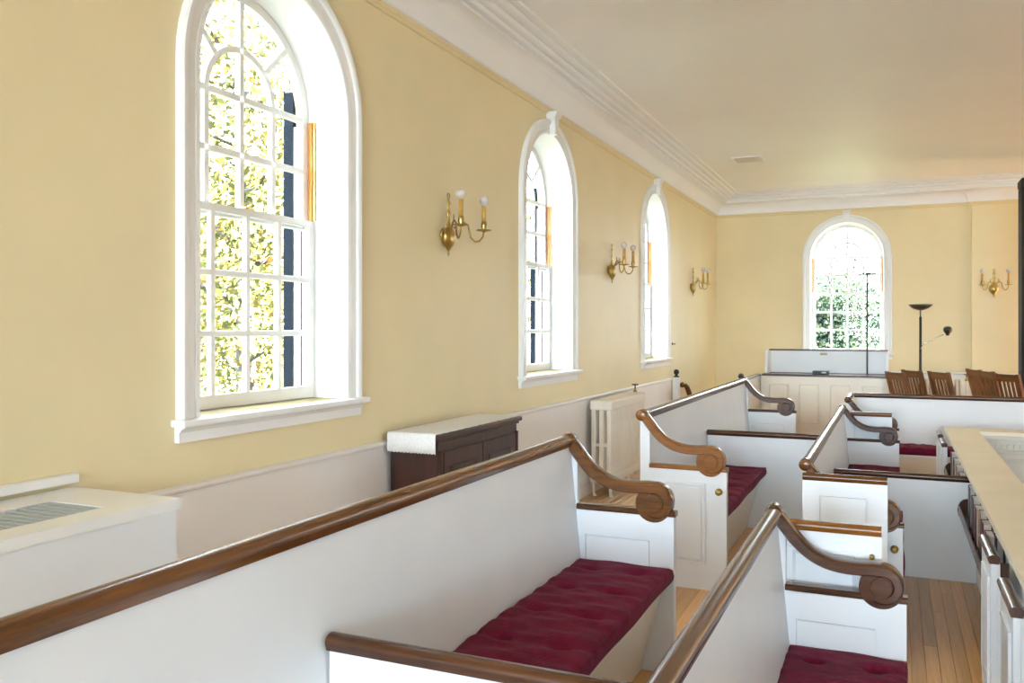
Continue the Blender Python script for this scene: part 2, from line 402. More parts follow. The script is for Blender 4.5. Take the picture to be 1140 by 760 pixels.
# ------------------------------------------------------------------ arched windows (local: +X into the room, Y along the wall)
def arch_path(r, zb=WZB, n=28):
    """(y, z, outward normal)"""
    L = [((-r, zb), (-1, 0))]
    L += [((-r*math.cos(PI*i/n), WZS+r*math.sin(PI*i/n)), (-math.cos(PI*i/n), math.sin(PI*i/n))) for i in range(n+1)]
    L += [((r, zb), (1, 0))]
    return L
def arch_sweep(mb, r, prof, zb=WZB, n=28):
    return mb.sweep([((0, p[0], p[1]), (0, q[0], q[1]), (1, 0, 0)) for p, q in arch_path(r, zb, n)], prof)
XL0, XL1, XU0, XU1 = -0.226, -0.190, -0.266, -0.231
def make_window():
    root = thing('window_1', None, None, kind='structure')
    casing = [(0, 0), (0, 0.018), (0.006, 0.024), (0.03, 0.026), (0.034, 0.018), (0.038, 0.024), (0.078, 0.026), (0.083, 0.036), (0.09, 0.040), (0.112, 0.041), (0.121, 0.032), (0.1225, 0.0)]
    smooth_by_angle(arch_sweep(MB(), WA, casing).build('casing', 'trim_white', root), 35)
    lining = [(0.006, 0.004), (0.0, 0.004), (-0.012, -0.27), (0.006, -0.27)]
    smooth_by_angle(arch_sweep(MB(), WA, lining).build('jamb_lining', 'trim_white', root), 35)
    # keystone, wider at the top, with stepped faces
    kz0, kz1 = WZS+WA-0.005, CORN-0.03
    k = MB()
    k.add([(x, y*wd, z) for z, wd in ((kz0, 0.036), (kz1-0.055, 0.05)) for x, y in ((0.0, -1), (0.075, -1), (0.075, 1), (0.0, 1))],
          [(0, 1, 2, 3), (7, 6, 5, 4), (0, 4, 5, 1), (1, 5, 6, 2), (2, 6, 7, 3), (3, 7, 4, 0)])
    ks = k.build('keystone', 'trim_white', root)
    MB().sweep([((0, -0.062, 0), (1, 0, 0), (0, 0, 1)), ((0, 0.062, 0), (1, 0, 0), (0, 0, 1))],
               [(0, kz1-0.055), (0.078, kz1-0.055), (0.082, kz1-0.04), (0.095, kz1-0.025), (0.1, kz1), (0, kz1)]).build('keystone_cap', 'trim_white', ks)
    # sill and apron
    MB().box(-0.268, 0.075, -WB-0.025, WB+0.025, WZB-0.03, WZB, 0.006, 2).build('sill', 'trim_white', root)
    MB().sweep([((0, -WB-0.005, 0), (1, 0, 0), (0, 0, 1)), ((0, WB+0.005, 0), (1, 0, 0), (0, 0, 1))],
               [(0, 1.142), (0.026, 1.142), (0.026, 1.185), (0.034, 1.19), (0.038, 1.198), (0.055, 1.206), (0.058, WZB-0.03), (0, WZB-0.03)]).build('apron', 'trim_white', root)
    # lower sash: frame ring + muntins + 12 panes
    a = WA-0.012
    def P(y, z, x): return (x, y, z)
    ls = MB().ring(P, (-a, a, 1.243, 2.215), (-a+0.048, a-0.048, 1.307, 2.180), XL0, XL1).build('lower_sash', 'trim_white', root)
    gx = (a-0.048)*2/4; ys = [-a+0.048+gx*i for i in range(5)]
    zr = [1.307+(2.180-1.307)/3*i for i in range(4)]
    vb = None
    for y in ys[1:4]:
        if vb is None: vb = MB().box(XL0+0.004, XL1-0.002, -0.0155, 0.0155, zr[0]-0.004, zr[3]+0.004, 0.004).build('muntin', 'trim_white', ls); vb.location.y = y
        else: share(vb, ls, (0, y, 0))
    hb = MB().box(XL0+0.004, XL1-0.002, -a+0.044, a-0.044, -0.0155, 0.0155, 0.004).build('muntin', 'trim_white', ls); hb.location.z = zr[1]
    share(hb, ls, (0, 0, zr[2]))
    pane = None
    for i in range(4):
        for j in range(3):
            if pane is None:
                pane = MB().box(-0.0015, 0.0015, -gx/2+0.008, gx/2-0.008, -0.1455+0.008, 0.1455-0.008).build('pane', 'glass', ls)
                pane.location = (-0.212, ys[0]+gx/2, zr[0]+0.1455)
            else: share(pane, ls, (-0.212, ys[i]+gx/2, (zr[j]+zr[j+1])/2))
    MB().box(XL1-0.03, XL1+0.012, -0.03, 0.03, 2.2152, 2.226, 0.004).build('sash_lock', 'brass', ls)
    # upper sash
    us = MB()
    fr = [(0, XU0), (0, XU1), (-0.048, XU1), (-0.048, XU0)]
    pth = arch_path(a, 2.165, 28)
    us.sweep([((0, p[0], p[1]), (0, q[0], q[1]), (1, 0, 0)) for p, q in pth], fr)
    us = smooth_by_angle(us.build('upper_sash', 'trim_white', root), 40)
    MB().box(XU0, XU1, -a+0.046, a-0.046, 2.165, 2.205, 0.003).build('bottom_rail', 'trim_white', us)
    zu = [2.205, 2.4875, WZS]
    R2 = a-0.048
    def bar(p0, p1, wd=0.0155):
        (y0, z0), (y1, z1) = p0, p1; d = Vector((y1-y0, z1-z0)).normalized(); n = Vector((-d.y, d.x))*wd
        return MB().prism([(y0+n.x, z0+n.y), (y0-n.x, z0-n.y), (y1-n.x, z1-n.y), (y1+n.x, z1+n.y)], XU0+0.004, XU1-0.002, 'x').build('muntin', 'trim_white', us)
    for y in (ys[1], ys[3]): bar((y, 2.2), (y, WZS))
    bar((0, 2.2), (0, WZS+R2+0.004))
    for z in zu[1:]: bar((-R2-0.004, z), (R2+0.004, z))
    ca = math.cos(PI/4)
    for sg in (-1, 1): bar((sg*gx*ca, WZS+gx*ca), (sg*(R2+0.004)*ca, WZS+(R2+0.004)*ca))
    ar = MB(); N = 24
    ar.sweep([((0, -gx*math.cos(PI*i/N), WZS+gx*math.sin(PI*i/N)), (0, -math.cos(PI*i/N), math.sin(PI*i/N)), (1, 0, 0)) for i in range(N+1)],
             [(-0.0155, XU0+0.004), (0.0155, XU0+0.004), (0.0155, XU1-0.002), (-0.0155, XU1-0.002)])
    smooth_by_angle(ar.build('muntin', 'trim_white', us), 40)
    p2 = None
    hz = (zu[1]-zu[0])/2
    for i in range(4):
        for j in range(2):
            if p2 is None:
                p2 = MB().box(-0.0015, 0.0015, -gx/2+0.008, gx/2-0.008, -hz+0.008, hz-0.008).build('pane', 'glass', us); p2.location = (-0.25, ys[0]+gx/2, zu[0]+hz)
            else: share(p2, us, (-0.25, ys[i]+gx/2, zu[j]+hz))
    def ring_pane(r0, r1, a0, a1):
        n = 8; pts = [(r1*math.cos(a0+(a1-a0)*i/n), WZS+r1*math.sin(a0+(a1-a0)*i/n)) for i in range(n+1)]
        pts += [(r0*math.cos(a1+(a0-a1)*i/n), WZS+r0*math.sin(a1+(a0-a1)*i/n)) for i in range(n+1)] if r0 > 0 else [(0, WZS)]
        MB().prism(pts, -0.2515, -0.2485, 'x').build('pane', 'glass', us)
    for a0 in (0, PI/2): ring_pane(0, gx-0.006, a0+0.01, a0+PI/2-0.01)
    for i in range(4): ring_pane(gx+0.006, R2-0.004, i*PI/4+0.01, (i+1)*PI/4-0.01)
    # unpainted sash channels beside the upper sash
    for sg in (-1, 1):
        y = sg*(WA-0.018)
        ch = MB().box(XL0-0.003, XL1+0.008, min(y, y+sg*0.012), max(y, y+sg*0.012), 2.217, 2.765).build('sash_channel', 'orange_wood', root)
        MB().tube([((XL0+XL1)/2+0.008, y-sg*0.004, 2.76), ((XL0+XL1)/2+0.008, y-sg*0.004, 2.217)], 0.003, 6).build('sash_chain', 'brass', ch)
    # outside: brick mould, white stop and slate shutter edge at each jamb
    for sg in (-1, 1):
        def jb(nm, m, x0, x1, e, z1): 
            y0, y1 = sg*(WA-e), sg*(WA+0.007); MB().box(x0, x1, min(y0, y1), max(y0, y1), WZB, z1).build(nm, m, root)
        jb('brick_mould', 'brick_red', -0.284, -0.271, 0.013, 2.20)
        jb('outer_stop', 'trim_white', -0.329, -0.2845, 0.016, 2.75)
        jb('shutter_edge', 'slate', -0.395, -0.3295, 0.022, 2.95)
    return root
W0 = make_window()
place(W0, (WX, WIN_Y[0], 0))
WINS = [W0]
for i, y in enumerate(WIN_Y[1:]):
    c = copy_tree(W0); c.name = 'window_%d' % (i+2); place(c, (WX, y, 0)); WINS.append(c)
c = copy_tree(W0); c.name = 'window_4'; place(c, (WIN_E, EY, 0), -PI/2)

# ------------------------------------------------------------------ pews
def rail_prof(w=0.033, h=0.055):
    pts = [(-w*0.75, 0.0), (w*0.75, 0.0), (w*0.8, 0.008)]
    for i in range(9):
        t = -0.35+(PI+0.7)*i/8
        pts.append((w*math.cos(t), h*0.52+h*0.48*math.sin(t)))
    pts.append((-w*0.8, 0.008)); return pts
RP = rail_prof()

def scroll_path():
    """centre line of the S-shaped arm: (x, z) from the top of the back, z relative to rail centre"""
    ctl = [(0.0, 0.0), (0.035, -0.040), (0.09, -0.108), (0.145, -0.158), (0.205, -0.190), (0.27, -0.205), (0.34, -0.208), (0.40, -0.204)]
    pts = []
    for i in range(len(ctl)-1):
        p0, p1, p2, p3 = ctl[max(i-1, 0)], ctl[i], ctl[i+1], ctl[min(i+2, len(ctl)-1)]
        for k in range(4):
            t = k/4
            pts.append(tuple(0.5*((2*p1[j])+(-p0[j]+p2[j])*t+(2*p0[j]-5*p1[j]+4*p2[j]-p3[j])*t*t+(-p0[j]+3*p1[j]-3*p2[j]+p3[j])*t**3) for j in (0, 1)))
    pts.append(ctl[-1])
    cx, cz = 0.438, -0.272
    n0 = len(pts)
    for i in range(1, 25):
        a = PI/2+0.38-i/24*(PI*1.30)
        r = 0.068-0.012*(i/24)
        pts.append((cx+r*math.cos(a), cz+r*math.sin(a)))
    return pts, n0, (cx, cz)
SP, SN, SCN = scroll_path()
def scroll_arm(ye, x0, zr, m, parent, W=0.043):
    """arm swept in the plane y = ye; returns the part"""
    fr = []; n = len(SP)
    for i, (px, pz) in enumerate(SP):
        q0, q1 = SP[max(i-1, 0)], SP[min(i+1, n-1)]
        d = Vector((q1[0]-q0[0], q1[1]-q0[1])).normalized(); nx, nz = -d.y, d.x
        th = 0.026 if i < SN else 0.026-0.012*((i-SN)/(n-SN))
        fr.append((px, pz, nx, nz, th))
    mb = MB(); v = []; sec = [(-1, -0.75), (-0.8, -1), (0.8, -1), (1, -0.75), (1, 0.55), (0.8, 0.95), (0.35, 1.08), (-0.35, 1.08), (-0.8, 0.95), (-1, 0.55)]
    frames = []
    for px, pz, nx, nz, th in fr:
        for a, b in sec: v.append((x0+px+nx*b*th, ye+a*W, zr+pz+nz*b*th))
    k = len(sec); f = []
    for i in range(n-1):
        for j in range(k): f.append((i*k+j, i*k+(j+1) % k, (i+1)*k+(j+1) % k, (i+1)*k+j))
    f.append(tuple(range(k))); f.append(tuple(range((n-1)*k, n*k)))
    mb.add(v, f)
    arm = smooth_by_angle(mb.build('scroll_arm', m, parent), 38)
    return arm
def scroll_core(ye, x0, zr, m, arm_parent):
    cx, cz = x0+SCN[0]-0.006, zr+SCN[1]-0.008
    p = [(0, -0.034), (0.082, -0.034), (0.086, -0.030), (0.086, 0.030), (0.082, 0.034), (0, 0.034)]
    smooth_by_angle(MB().lathe(p, (cx, ye, cz), 'y', 32).build('scroll_disc', m, arm_parent), 35)
    p = [(0, -0.043), (0.040, -0.043), (0.045, -0.039), (0.045, 0.039), (0.040, 0.043), (0, 0.043)]
    smooth_by_angle(MB().lathe(p, (cx+0.002, ye, cz+0.004), 'y', 28).build('scroll_boss', m, arm_parent), 35)

def raised_panel(P, a0, a1, b0, b1, parent, m='white', d=0.0):
    """moulded frame and fielded centre on a face; P(a, b, out)"""
    mb = MB(); mb.ring(P, (a0, a1, b0, b1), (a0+0.014, a1-0.014, b0+0.014, b1-0.014), d-0.002, d+0.011)
    fr = mb.build('panel_moulding', m, parent)
    i0 = 0.03
    v = [P(a, b, d-0.001) for a, b in ((a0+0.014, b0+0.014), (a1-0.014, b0+0.014), (a1-0.014, b1-0.014), (a0+0.014, b1-0.014))]
    v += [P(a, b, d+0.009) for a, b in ((a0+i0, b0+i0), (a1-i0, b0+i0), (a1-i0, b1-i0), (a0+i0, b1-i0))]
    MB().add(v, [(3, 2, 1, 0), (4, 5, 6, 7), (0, 1, 5, 4), (1, 2, 6, 5), (2, 3, 7, 6), (3, 0, 4, 7)]).build('raised_panel', m, parent)
def inset_panel(P, outer, a0, a1, b0, b1, parent, m='white'):
    g = 0.006
    MB().ring(P, outer, (a0-g, a1+g, b0-g, b1+g), -0.001, 0.012).build('face_frame', m, parent)
    v = [P(a, b, d) for d in (-0.001, 0.0115) for a, b in ((a0, b0), (a1, b0), (a1, b1), (a0, b1))]
    MB().add(v, [(3, 2, 1, 0), (4, 5, 6, 7), (0, 1, 5, 4), (1, 2, 6, 5), (2, 3, 7, 6), (3, 0, 4, 7)]).build('inset_panel', m, parent)
def knob(ye, x, z, sg, parent):
    MB().lathe([(0, 0), (0.022, 0), (0.022, 0.003*1), (0.010, 0.006), (0.008, 0.016), (0.017, 0.022), (0.020, 0.030), (0.015, 0.037), (0, 0.039)] if sg > 0 else
               [(0, 0), (0.022, 0), (0.022, -0.003), (0.010, -0.006), (0.008, -0.016), (0.017, -0.022), (0.020, -0.030), (0.015, -0.037), (0, -0.039)],
               (x, ye, z), 'y', 16).build('brass_knob', 'brass', parent)

PWID = 0.53
def end_panel(root, ye, x0, z0, inner, wc):
    """inner = +1/-1: which y side the seat lies on"""
    t = 0.017
    prof = [(x0-0.015, z0), (x0+PWID, z0), (x0+PWID, z0+0.738), (x0+0.048, z0+0.738), (x0+0.048, z0+1.045), (x0-0.015, z0+1.062)]
    ep = MB().prism(prof, ye-t, ye+t, 'y').build('end_panel', 'white', root)
    def Pi(a, b, d): return (a, ye+inner*(t+d), b)
    inset_panel(Pi, (x0+0.075, x0+PWID, z0+0.005, z0+0.737), x0+0.10, x0+0.41, z0+0.2, z0+0.615, ep)
    def Po(a, b, d): return (a, ye-inner*(t+d), b)
    raised_panel(Po, x0+0.05, x0+PWID-0.13, z0+0.16, z0+0.66, ep)
    knob(ye-inner*t, x0+PWID-0.045, z0+0.615, -inner, ep)
    # ledge cap and scroll
    MB().sweep([((x0+0.046, ye, z0+0.738), (0, 1, 0), (0, 0, 1)), ((x0+PWID+0.006, ye, z0+0.738), (0, 1, 0), (0, 0, 1))],
               [(-0.024, 0), (0.024, 0), (0.028, 0.006), (0.028, 0.018), (0.020, 0.026), (-0.020, 0.026), (-0.028, 0.018), (-0.028, 0.006)]).build('ledge_cap', 'walnut_x' if wc != 'oak' else 'oak_x', ep)
    zr = z0+1.072
    arm = scroll_arm(ye, x0, zr, wc+'_x', ep)
    scroll_core(ye, x0, zr, wc+'_x', ep)
    MB().lathe([(0, -0.046), (0.029, -0.046), (0.036, -0.040), (0.036, 0.040), (0.029, 0.046), (0, 0.046)], (x0-0.002, ye, zr-0.003), 'y', 20).build('top_knob', wc+'_x', ep); smooth_by_angle(bpy.data.objects[[c.name for c in ep.children if c.name.startswith('top_knob')][0]], 50)
    return ep
def back_and_seat(root, x0, z0, y0, y1, wc, seats=(), bends=True):
    prof = [(x0-0.015, z0), (x0-0.015, z0+1.05), (x0+0.012, z0+1.05), (x0+0.072, z0+0.43), (x0+0.072, z0)]
    MB().prism(prof, y0, y1, 'y').build('back_panel', 'white', root)
    smooth_by_angle(MB().sweep([((x0, y0, z0+1.043), (1, 0, 0), (0, 0, 1)), ((x0, y1, z0+1.043), (1, 0, 0), (0, 0, 1))], RP).build('top_rail', wc+'_y', root), 40)
    for a, b in seats:
        MB().box(x0+0.066, x0+0.49, a, b, z0+0.41, z0+0.435, 0.003).build('seat', 'white', root)
        MB().prism([(x0+0.455, z0+0.4095), (x0+0.477, z0+0.4095), (x0+0.372, z0+0.001), (x0+0.350, z0+0.001)], a, b, 'y').build('seat_front', 'cream', root)  # white board, with warm floor bounce put into its colour
def divider(root, x0, x1, y, z0, wc):
    d = MB().box(x0+0.055, x1, y-0.013, y+0.013, z0, z0+0.745).build('divider', 'white', root)
    smooth_by_angle(MB().sweep([((x0+0.05, y, z0+0.74), (0, 1, 0), (0, 0, 1)), ((x1, y, z0+0.74), (0, 1, 0), (0, 0, 1))], [(a*0.85, b*0.8) for a, b in RP]).build('divider_rail', wc+'_x', d), 40)

XA, XC = -1.47, -0.482
YA, YB0, YB1 = 4.0, 5.37, 9.42
YDV0, YDV1 = 1.96, 7.2
pa = thing('box_pew', 'long white box pew with chestnut scroll arm backing onto the cabinet aisle', 'pew', (XA, 2.0, 0))
back_and_seat(pa, XA, 0, -0.4, YA, 'chestnut', [(-0.4, YDV0-0.014), (YDV0+0.014, YA-0.018)])
end_panel(pa, YA, XA, 0, -1, 'chestnut'); divider(pa, XA, XC-0.017, YDV0, 0, 'walnut')
pb = thing('box_pew', 'white box pew with orange oak scroll arm beside the cast iron radiator', 'pew', (XA, 7.3, 0))
back_and_seat(pb, XA, 0, YB0, YB1, 'walnut', [(YB0+0.018, YDV1-0.014), (YDV1+0.014, YB1-0.018)])
end_panel(pb, YB0, XA, 0, 1, 'oak'); end_panel(pb, YB1, XA, 0, -1, 'walnut'); divider(pb, XA, XC-0.017, YDV1, 0, 'walnut')
pc = thing('box_pew', 'white box pew with dark scroll arm on the sunken floor, before the folded doors', 'pew', (XC, 2.0, LOW))
back_and_seat(pc, XC, LOW, -0.4, YA-0.06, 'walnut', [(YDV0+0.014, YA-0.078)])
end_panel(pc, YA-0.06, XC, LOW, -1, 'walnut')
pd = thing('box_pew', 'white box pew on the sunken floor with a scroll arm at both ends', 'pew', (XC, 7.3, LOW))
back_and_seat(pd, XC, LOW, YB0+0.05, YB1, 'walnut', [(YB0+0.068, YDV1-0.014), (YDV1+0.014, YB1-0.018)])
end_panel(pd, YB0+0.05, XC, LOW, 1, 'chestnut'); end_panel(pd, YB1, XC, LOW, -1, 'walnut'); divider(pd, XC, 0.555, YDV1, LOW, 'walnut')
# corner pew by the chairs
YD0, YD1 = 10.55, 11.33
pe = thing('corner_pew', 'white corner pew with long back in front of the slatted chairs', 'pew', (XC, 11.0, LOW))
back_and_seat(pe, XC, LOW, YD0, YD1+0.02, 'walnut')
end_panel(pe, YD0, XC, LOW, 1, 'walnut')
MB().prism([(YD1+0.03, LOW), (YD1+0.03, LOW+1.05), (YD1+0.0, LOW+1.05), (YD1-0.06, LOW+0.43), (YD1-0.06, LOW)], XC+0.073, 3.0, 'x').build('long_back_panel', 'white', pe)
smooth_by_angle(MB().sweep([((XC+0.034, YD1+0.015, LOW+1.043), (0, 1, 0), (0, 0, 1)), ((3.0, YD1+0.015, LOW+1.043), (0, 1, 0), (0, 0, 1))], RP).build('long_top_rail', 'walnut_x', pe), 40)
MB().box(XC+0.074, 3.0, YD1-0.48, YD1-0.062, LOW+0.41, LOW+0.435, 0.003).build('seat', 'white', pe)
MB().prism([(YD1-0.45, LOW+0.4095), (YD1-0.472, LOW+0.4095), (YD1-0.40, LOW+0.001), (YD1-0.38, LOW+0.001)], XC+0.074, 3.0, 'x').build('seat_front', 'cream', pe)  # floor bounce put into the colour here too

# ------------------------------------------------------------------ cushions
def cushion(name, label, x0, x1, y0, y1, z, th, tx, ty, rot=False, group='wine red pew cushions', seed=0):
    rnd = random.Random(seed)
    nx, ny = 34, max(12, int((y1-y0)/0.013))
    cx, cy, hx, hy = (x0+x1)/2, (y0+y1)/2, (x1-x0)/2, (y1-y0)/2
    tufts = [(x0+(x1-x0)*(i+0.5)/tx, y0+(y1-y0)*(j+0.5)/ty) for i in range(tx) for j in range(ty)]
    ph = [rnd.uniform(0, 6.28) for _ in range(6)]
    v = []; f = []
    def edge(t): return (1-min(1, abs(t))**7)**0.5 if abs(t) < 1 else 0.0
    for j in range(ny+1):
        for i in range(nx+1):
            uu = -math.cos(PI*i/nx)*0.35+(2*i/nx-1)*0.65; vv = 2*j/ny-1
            x, y = cx+hx*uu, cy+hy*vv
            e = min(edge(uu), edge(vv))
            hgt = th*(0.80+0.20*e)
            for a, b in tufts:
                dx, dy = x-a, y-b
                hgt -= 0.034*math.exp(-(dx*dx+dy*dy)/0.0010)+0.012*math.exp(-(dx*dx)/0.010-(dy*dy)/0.0006)
            hgt += 0.0032*math.sin(y*38+ph[0]+3*math.sin(x*7+ph[1]))+0.0018*math.sin(y*71+x*13+ph[2])+0.004*math.sin(y*4.1+ph[3])
            v.append((x+0.003*math.sin(y*9+ph[4])*abs(uu), y, z+hgt))
    row = nx+1
    for j in range(ny):
        for i in range(nx): f.append((j*row+i, j*row+i+1, (j+1)*row+i+1, (j+1)*row+i))
    per = [i for i in range(nx+1)]+[j*row+nx for j in range(1, ny+1)]+[ny*row+i for i in range(nx-1, -1, -1)]+[j*row for j in range(ny-1, 0, -1)]
    rings = [per]
    for k, (fz, out) in enumerate(((0.55, 0.006), (0.25, 0.005), (0.0, -0.004))):
        base = len(v)
        for q in per:
            px, py, pz = v[q]; dx, dy = (px-cx)/hx, (py-cy)/hy
            v.append((px+out*(1 if dx > 0.98 else -1 if dx < -0.98 else 0), py+out*(1 if dy > 0.98 else -1 if dy < -0.98 else 0), z+(pz-z)*fz))
        rings.append(list(range(base, base+len(per))))
    n = len(per)
    for a, b in zip(rings, rings[1:]):
        for k in range(n): f.append((a[k], a[(k+1) % n], b[(k+1) % n], b[k]))
    f.append(tuple(rings[-1]))
    mb = MB()
    if rot: v = [(q[1], q[0], q[2]) for q in v]
    mb.add(v, f, True)
    root = thing(name, label, 'cushion', ((cx, cy, z) if not rot else (cy, cx, z)), group)
    pad = mb.build('pad', 'wine', root)
    pts = [v[q] for q in per][::2]; pts = [(p[0], p[1], p[2]-0.002) for p in pts]
    mb2 = MB(); mb2.tube(pts+[pts[0]], 0.0045, 6, cap=False); mb2.build('piping', 'wine', root)
    return root
CZ = 0.435
cushion('pew_cushion', 'tufted wine red cushion in the pew backing onto the cabinet aisle', XA+0.068, XA+0.522, YDV0+0.02, YA-0.03, CZ, 0.082, 2, 6, seed=1)
cushion('pew_cushion', 'tufted wine red cushion in the pew beside the radiator', XA+0.068, XA+0.522, YB0+0.03, YDV1-0.03, CZ, 0.082, 2, 6, seed=2)
cushion('pew_cushion', 'tufted wine red cushion in front of the folded white pew doors', XC+0.068, XC+0.526, YDV0+0.02, YA-0.095, LOW+CZ, 0.082, 2, 6, seed=3)
cushion('pew_cushion', 'wine red cushion peeping out behind the scroll arm with folded door', XC+0.068, XC+0.535, YB0+0.085, YDV1-0.03, LOW+CZ, 0.082, 2, 6, seed=4)
cushion('pew_cushion', 'wine red cushion behind the low divider rail of the sunken pew', XC+0.068, XC+0.53, YDV1+0.03, YB1-0.03, LOW+CZ, 0.082, 2, 6, seed=5)
cushion('pew_cushion', 'long wine red cushion under the back of the corner pew', YD1-0.49, YD1-0.064, -0.05, 2.95, LOW+CZ, 0.085, 2, 8, rot=True, seed=6)

# ------------------------------------------------------------------ pew doors
def pew_door(label, x0, x1, y0, y1, z0, z1, outer, wc='chestnut', bevel_end=True):
    """thin door; runs along x (y thickness) or along y (x thickness). outer: sign of the side with the moulded panel"""
    along_x = (x1-x0) > (y1-y0)
    root = thing('pew_door', label, 'door', ((x0+x1)/2, (y0+y1)/2, z0), 'white pew doors')
    zt = z1-0.04
    MB().box(x0, x1, y0, y1, z0, zt, 0.002).build('door_panel', 'white', root)
    p = [(a*0.85, b*0.78) for a, b in RP]
    if along_x:
        ym = (y0+y1)/2; fr = [((x0+0.002, ym, zt-0.003), (0, 1, 0), (0, 0, 1)), ((x1-0.002, ym, zt-0.003), (0, 1, 0), (0, 0, 1))]; m = wc+'_x'
        so = y1 if outer > 0 else y0; si = y0 if outer > 0 else y1
        Po = lambda a, b, d: (a, so+outer*d, b); Pi = lambda a, b, d: (a, si-outer*d, b); a0, a1 = x0, x1
    else:
        xm = (x0+x1)/2; fr = [((xm, y0-0.002, zt-0.003), (1, 0, 0), (0, 0, 1)), ((xm, y1+0.002, zt-0.003), (1, 0, 0), (0, 0, 1))]; m = wc+'_y'
        so = x1 if outer > 0 else x0; si = x0 if outer > 0 else x1
        Po = lambda a, b, d: (so+outer*d, a, b); Pi = lambda a, b, d: (si-outer*d, a, b); a0, a1 = y0, y1
    smooth_by_angle(MB().sweep(fr, p).build('top_rail', m, root), 40)
    raised_panel(Po, a0+0.05, a1-0.09, z0+0.12, zt-0.08, root)
    inset_panel(Pi, (a0+0.002, a1-0.002, z0+0.002, zt-0.002), a0+0.105, a1-0.115, z0+0.15, zt-0.09, root)
    return root
DW = 0.445
# folded against the back of the near sunken pew, moulded face to the camera
d1 = pew_door('white pew door with moulded panel and small knob folded behind a dark scroll arm', XC+0.0, XC+DW-0.01, YA+0.045, YA+0.071, 0.02, 0.762, -1, 'oak')
MB().lathe([(0, 0), (0.012, 0), (0.006, -0.006), (0.011, -0.016), (0.009, -0.022), (0, -0.024)], (XC+DW-0.05, YA+0.044, 0.63), 'y', 14).build('knob', 'brass', d1)
pew_door('white pew door with thin inset panel folded over a scroll arm', XC-0.012, XC+DW+0.005, YB0-0.055, YB0-0.029, 0.02, 0.775, 1, 'chestnut')
pew_door('white pew door folded behind the dark scroll arm facing the corner pew', XC+0.04, XC+DW+0.02, YB1+0.07, YB1+0.096, 0.02, 0.77, -1, 'chestnut')
pew_door('white pew door standing open along the parapet, before the hymnal rack', 0.425, 0.453, 4.70, 5.16, LOW+0.02, 0.535, -1, 'walnut')
pew_door('white pew door along the parapet level with the door with small knob', 0.425, 0.453, 3.86, 4.30, LOW+0.02, 0.535, -1, 'walnut')
pew_door('small looking pew door by the end corner of the parapet', 0.425, 0.453, 9.15, 9.58, LOW+0.02, 0.535, -1, 'walnut')
pew_door('small looking pew door next to the corner pew seat', 0.425, 0.453, 9.88, 10.32, LOW+0.02, 0.535, -1, 'walnut')

# ------------------------------------------------------------------ parapet with ledge around the well
LZ = 0.64
pp = thing('parapet', 'white parapet with wide cream ledge around a sunken well', 'parapet', (0.6, 5.0, LOW))
MB().box(0.56, 0.72, -0.5, 9.55, LOW, LZ-0.035).build('parapet_wall', 'white', pp)
MB().box(0.7205, 3.0, 9.33, 9.55, LOW, LZ-0.035).build('cross_wall', 'stone_grey', pp)
MB().prism([(0.46, -0.5), (0.93, -0.5), (0.93, 6.2), (0.745, 6.3), (0.745, 9.3), (3.0, 9.3), (3.0, 9.6), (0.46, 9.6)], LZ-0.0345, LZ, 'z').build('ledge', 'ledge', pp)
for a, b, d in ((LZ-0.075, LZ-0.036, 0.024), (LZ-0.20, LZ-0.172, 0.03), (LZ-0.275, LZ-0.25, 0.025)):
    MB().box(0.722, 3.0, 9.33-d, 9.3295, a, b, 0.006).build('moulding', 'stone_grey', pp)
dn = None
for i in range(44):
    x = 0.75+i*0.05
    if dn is None:
        bmx = MB(); bmx.prism([(-0.018, 0), (0.018, 0), (0.018, 0.03), (0.010, 0.045), (-0.010, 0.045), (-0.018, 0.03)], -0.026, 0.0, 'y'); dn = bmx.build('dentil', 'stone_grey', pp); dn.location = Vector((x, 9.3295, LZ-0.155))-ORIG[pp.name]
        for vtx in dn.data.vertices: vtx.co += ORIG[pp.name]
    else: share(dn, pp, Vector((x, 9.3295, LZ-0.155))-ORIG[pp.name])

# hymnal racks and books
def rack(label, y0, y1):
    r = thing('hymnal_rack', label, 'book rack', (0.5, (y0+y1)/2, 0.25))
    MB().box(0.442, 0.56, y0, y1, 0.262, 0.274).build('rack_shelf', 'walnut_y', r)
    MB().box(0.432, 0.444, y0, y1, 0.262, 0.325, 0.004).build('rack_front', 'walnut_y', r)
    for y in (y0, y1):
        pts = [(0.56, 0.20), (0.48, 0.20)]+[(0.49+0.062*math.cos(PI*1.5-i*PI/8*1.0), 0.285+0.085*math.sin(PI*1.5-i*PI/8)) for i in range(9)]+[(0.56, 0.37)]
        MB().prism(pts, y-0.012, y+0.012, 'y').build('rack_end', 'walnut_z', r)
rack('dark wooden hymnal rack under the cream ledge, in front of the divider', 5.25, 7.12)
rack('dark wooden hymnal rack under the ledge, ending by the small looking doors', 7.32, 9.0)
def book(label, x, y, h, th, ln, cover, tilt=0.0, group='hymnals in the wooden racks'):
    r = thing('hymnal', label, 'book', (0, 0, 0), group)
    cvr = MB(); t = 0.004
    # U-shaped cover (spine at +y) and page block
    cvr.prism([(-th/2, -ln/2), (-th/2, ln/2), (th/2, ln/2), (th/2, -ln/2), (th/2-t, -ln/2), (th/2-t, ln/2-t), (-th/2+t, ln/2-t), (-th/2+t, -ln/2)], 0, h, 'z')
    cvr.build('cover', cover, r)
    MB().box(-th/2+t, th/2-t, -ln/2+0.004, ln/2-t, 0.003, h-0.004).build('pages', 'pages', r)
    place(r, (x, y, 0.2745)); r.rotation_euler = (0, tilt, 0)
    return r
